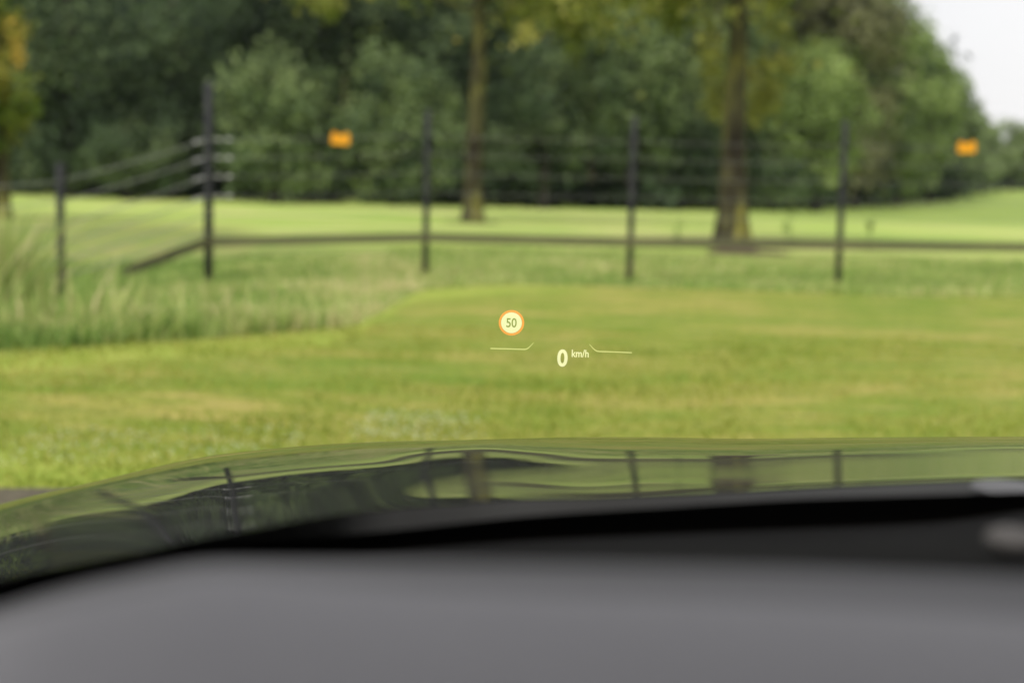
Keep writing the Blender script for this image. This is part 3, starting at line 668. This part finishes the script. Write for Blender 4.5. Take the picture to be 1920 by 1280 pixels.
def pw(px): return float(pchip(pad_px, pad_w, np.array([px]))[0])
def shade_step(px):
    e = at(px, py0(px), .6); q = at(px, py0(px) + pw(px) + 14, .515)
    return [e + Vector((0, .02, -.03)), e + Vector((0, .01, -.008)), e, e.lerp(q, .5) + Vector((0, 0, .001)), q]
dash_surface('shade_step_strip', np.linspace(-300, 2400, 80), shade_step, M['dash_shade'])  # added strip: its darker colour paints the fade from shade to grey
def pad(px):
    y0 = py0(px) + pw(px); e = at(px, y0, .51); out = []
    for dy, dz in ((.012, -.03), (.01, -.012), (.006, -.003)): out.append(e + Vector((0, dy, dz)))
    out.append(e)
    for k, D in enumerate((.495, .475, .45, .42, .39, .36, .33, .3)):
        t = (.51 - D) / .21
        out.append(Vector((e.x * (D / .51) ** .3, D, e.z + .008 * math.sin(t * math.pi) - .05 * t * t)))
    out.append(out[-1] + Vector((0, -.02, -.1)))
    return out
dash_surface('dashboard', np.linspace(-300, 2400, 80), pad, M['dash'])
def trough(px):
    b = at(px, float(pchip(pad_px, frit_low, np.array([px]))[0]), Dw(px) + .012); y0 = float(pchip(pad_px, dash_top, np.array([px]))[0]); e = at(px, y0 + 12, .66)
    return [b, b.lerp(e, .3) + Vector((0, 0, -.002)), b.lerp(e, .7) + Vector((0, 0, -.004)), e + Vector((0, 0, -.012))]
dash_surface('defroster_trough', np.linspace(-300, 2400, 80), trough, M['dash_dark'])
# flat grey spot near the right edge and a dash sensor dome
c = at(1885, 915, 1.22); bm = bmesh.new(); bmesh.ops.create_uvsphere(bm, u_segments=20, v_segments=10, radius=1, matrix=Matrix.Translation(c) @ Matrix.Diagonal((.03, .03, .005, 1)))
bm_obj('grey_spot', bm, M['cap'], car)
c = at(1900, 1012, .84); bm = bmesh.new(); bmesh.ops.create_uvsphere(bm, u_segments=20, v_segments=10, radius=1, matrix=Matrix.Translation(c) @ Matrix.Diagonal((.017, .018, .008, 1)))
bm_obj('dash_sensor', bm, M['sensor'], car)
# chip in the glass


# ------------------------------------------------------------------ head-up display image, hanging 2.2 m ahead of the driver
HD = 2.2; k = HD / F
hc = at(1050, 640, HD); hud = empty('head_up_display', hc); tag(hud, 'glowing speed display projected in front of the windscreen above the bonnet', 'head-up display')
def hp(px, py): return at(px, py, HD) - hc
def hud_text(txt, size_px, px, py, name, mat, sx=.82, bold=0.0, merge=None):
    cu = bpy.data.curves.new(name, 'FONT'); cu.body = txt; cu.size = 1; cu.align_x = 'CENTER'; cu.offset = bold
    o = bpy.data.objects.new(name, cu); col.objects.link(o); bpy.context.view_layer.update()
    dg = bpy.context.evaluated_depsgraph_get(); me = bpy.data.meshes.new_from_object(o.evaluated_get(dg)); bpy.data.objects.remove(o)
    co = np.empty(len(me.vertices) * 3, np.float32); me.vertices.foreach_get('co', co); co = co.reshape(-1, 3)
    lo, hi = co.min(0), co.max(0); s = size_px * k / (hi[1] - lo[1]); c0 = (lo + hi) / 2; p = hp(px, py)
    out = np.stack([(co[:, 0] - c0[0]) * s * sx + p.x, np.zeros(len(co)) + p.y, (co[:, 1] - c0[1]) * s + p.z], 1)
    me.vertices.foreach_set('co', out.astype(np.float32).ravel()); me.update(); me.materials.clear(); me.materials.append(mat)
    ob = bpy.data.objects.new(name, me); col.objects.link(ob); ob.parent = hud; return ob
hud_text('0', 33, 1054.6, 671, 'speed_digit', M['hud'], sx=.9, bold=.03)
hud_text('km/h', 14.5, 1088, 662.5, 'unit_text', M['hud'], sx=.84, bold=.018)
def ring_mesh(name, r0, r1, px, py, mat):
    bm = bmesh.new(); n = 64; p = hp(px, py); a = []; b = []
    for i in range(n):
        t = i / n * 2 * math.pi
        a.append(bm.verts.new((p.x + r0 * k * math.cos(t), p.y, p.z + r0 * k * math.sin(t)))); b.append(bm.verts.new((p.x + r1 * k * math.cos(t), p.y, p.z + r1 * k * math.sin(t))))
    for i in range(n): bm.faces.new((a[i], a[(i + 1) % n], b[(i + 1) % n], b[i]))
    me = bpy.data.meshes.new(name); bm.to_mesh(me); bm.free(); me.materials.append(mat); o = bpy.data.objects.new(name, me); col.objects.link(o); o.parent = hud
ring_mesh('limit_ring', 20.0, 24.0, 959, 605, M['hud_ring'])
# disc with the digits 50 left out of it: outlines of the digits and a circle, filled even-odd
tcu = bpy.data.curves.new('fifty', 'FONT'); tcu.body = '50'; tcu.offset = .012; tob = bpy.data.objects.new('fifty', tcu); col.objects.link(tob)
bpy.context.view_layer.update(); me = bpy.data.meshes.new_from_object(tob.evaluated_get(bpy.context.evaluated_depsgraph_get())); bpy.data.objects.remove(tob)
bm = bmesh.new(); bm.from_mesh(me); bmesh.ops.remove_doubles(bm, verts=bm.verts, dist=1e-5)
be = [e for e in bm.edges if len(e.link_faces) == 1]; nb = {}
for e in be:
    for v, o_ in ((e.verts[0], e.verts[1]), (e.verts[1], e.verts[0])): nb.setdefault(v, []).append(o_)
loops = []; seen = set()
for v in nb:
    if v in seen: continue
    L_ = [v]; seen.add(v); c_ = v
    while True:
        nx = [q for q in nb[c_] if q not in seen]
        if not nx: break
        c_ = nx[0]; seen.add(c_); L_.append(c_)
    loops.append([(q.co.x, q.co.y) for q in L_])
bm.free(); xs = [p[0] for l in loops for p in l]; ys_ = [p[1] for l in loops for p in l]
x0, x1, y0, y1 = min(xs), max(xs), min(ys_), max(ys_); s = 17.5 * k / (y1 - y0)
loops = [[((x_ - (x0 + x1) / 2) * s * .86 * 100, (y_ - (y0 + y1) / 2) * s * 100) for x_, y_ in l] for l in loops]
loops.append([(1960 * k * math.cos(i / 72 * 2 * math.pi), 1960 * k * math.sin(i / 72 * 2 * math.pi)) for i in range(72)])
cu = bpy.data.curves.new('disc', 'CURVE'); cu.dimensions = '2D'; cu.fill_mode = 'BOTH'
for l in loops:
    sp = cu.splines.new('POLY'); sp.points.add(len(l) - 1); sp.use_cyclic_u = True
    for q, (x_, y_) in zip(sp.points, l): q.co = (x_, y_, 0, 1)
cob = bpy.data.objects.new('disc', cu); col.objects.link(cob); bpy.context.view_layer.update()
me = bpy.data.meshes.new_from_object(cob.evaluated_get(bpy.context.evaluated_depsgraph_get())); bpy.data.objects.remove(cob)
co = np.empty(len(me.vertices) * 3, np.float32); me.vertices.foreach_get('co', co); co = co.reshape(-1, 3) / 100; p = hp(959, 605)
me.vertices.foreach_set('co', np.stack([co[:, 0] + p.x, np.zeros(len(co)) + p.y, co[:, 1] + p.z], 1).astype(np.float32).ravel()); me.update()
me.materials.clear(); me.materials.append(M['hud']); o = bpy.data.objects.new('limit_disc', me); col.objects.link(o); o.parent = hud
def hud_line(pts, wpx):
    bm = bmesh.new(); P = [hp(*p) for p in pts]; L1 = []; L2 = []
    for i, p in enumerate(P):
        d = (P[min(i + 1, len(P) - 1)] - P[max(i - 1, 0)]).normalized(); nrm = Vector((-d.z, 0, d.x)); wv = wpx[i] * k / 2
        L1.append(bm.verts.new(p + nrm * wv)); L2.append(bm.verts.new(p - nrm * wv))
    for i in range(len(P) - 1): bm.faces.new((L1[i], L1[i + 1], L2[i + 1], L2[i]))
    me = bpy.data.meshes.new('guide_line'); bm.to_mesh(me); bm.free(); me.materials.append(M['hud_line']); o = bpy.data.objects.new('guide_line', me); col.objects.link(o); o.parent = hud
cx = lambda pts: [(880 + a / 5.333, 540 + b / 5.333) for a, b in pts]
hud_line(cx([(212, 603), (390, 607), (540, 612), (565, 611), (585, 602), (605, 585), (643, 545)]), [2, 2, 2, 2, 1.8, 1.5, .8])
hud_line(cx([(1200, 560), (1238, 603), (1258, 620), (1278, 630), (1300, 633), (1450, 638), (1625, 645)]), [.8, 1.5, 1.8, 2, 2, 2, 2])

# ------------------------------------------------------------------ thin summer haze in the air
bm = bmesh.new(); bmesh.ops.create_cube(bm, size=1, matrix=Matrix.Translation((0, 215, 12.6)) @ Matrix.Diagonal((700, 540, 28.8, 1)))
x = N('air_haze'); v = x.n('VolumePrincipled', Density=.00015); v.inputs['Color'].default_value = (.86, .9, 1, 1); v.inputs['Anisotropy'].default_value = .2
x.l(v, 'Volume', x.out, 'Volume'); hz = bm_obj('haze', bm, x.m, smooth=False); tag(hz, 'thin pale haze in the air', 'haze', kind='stuff')
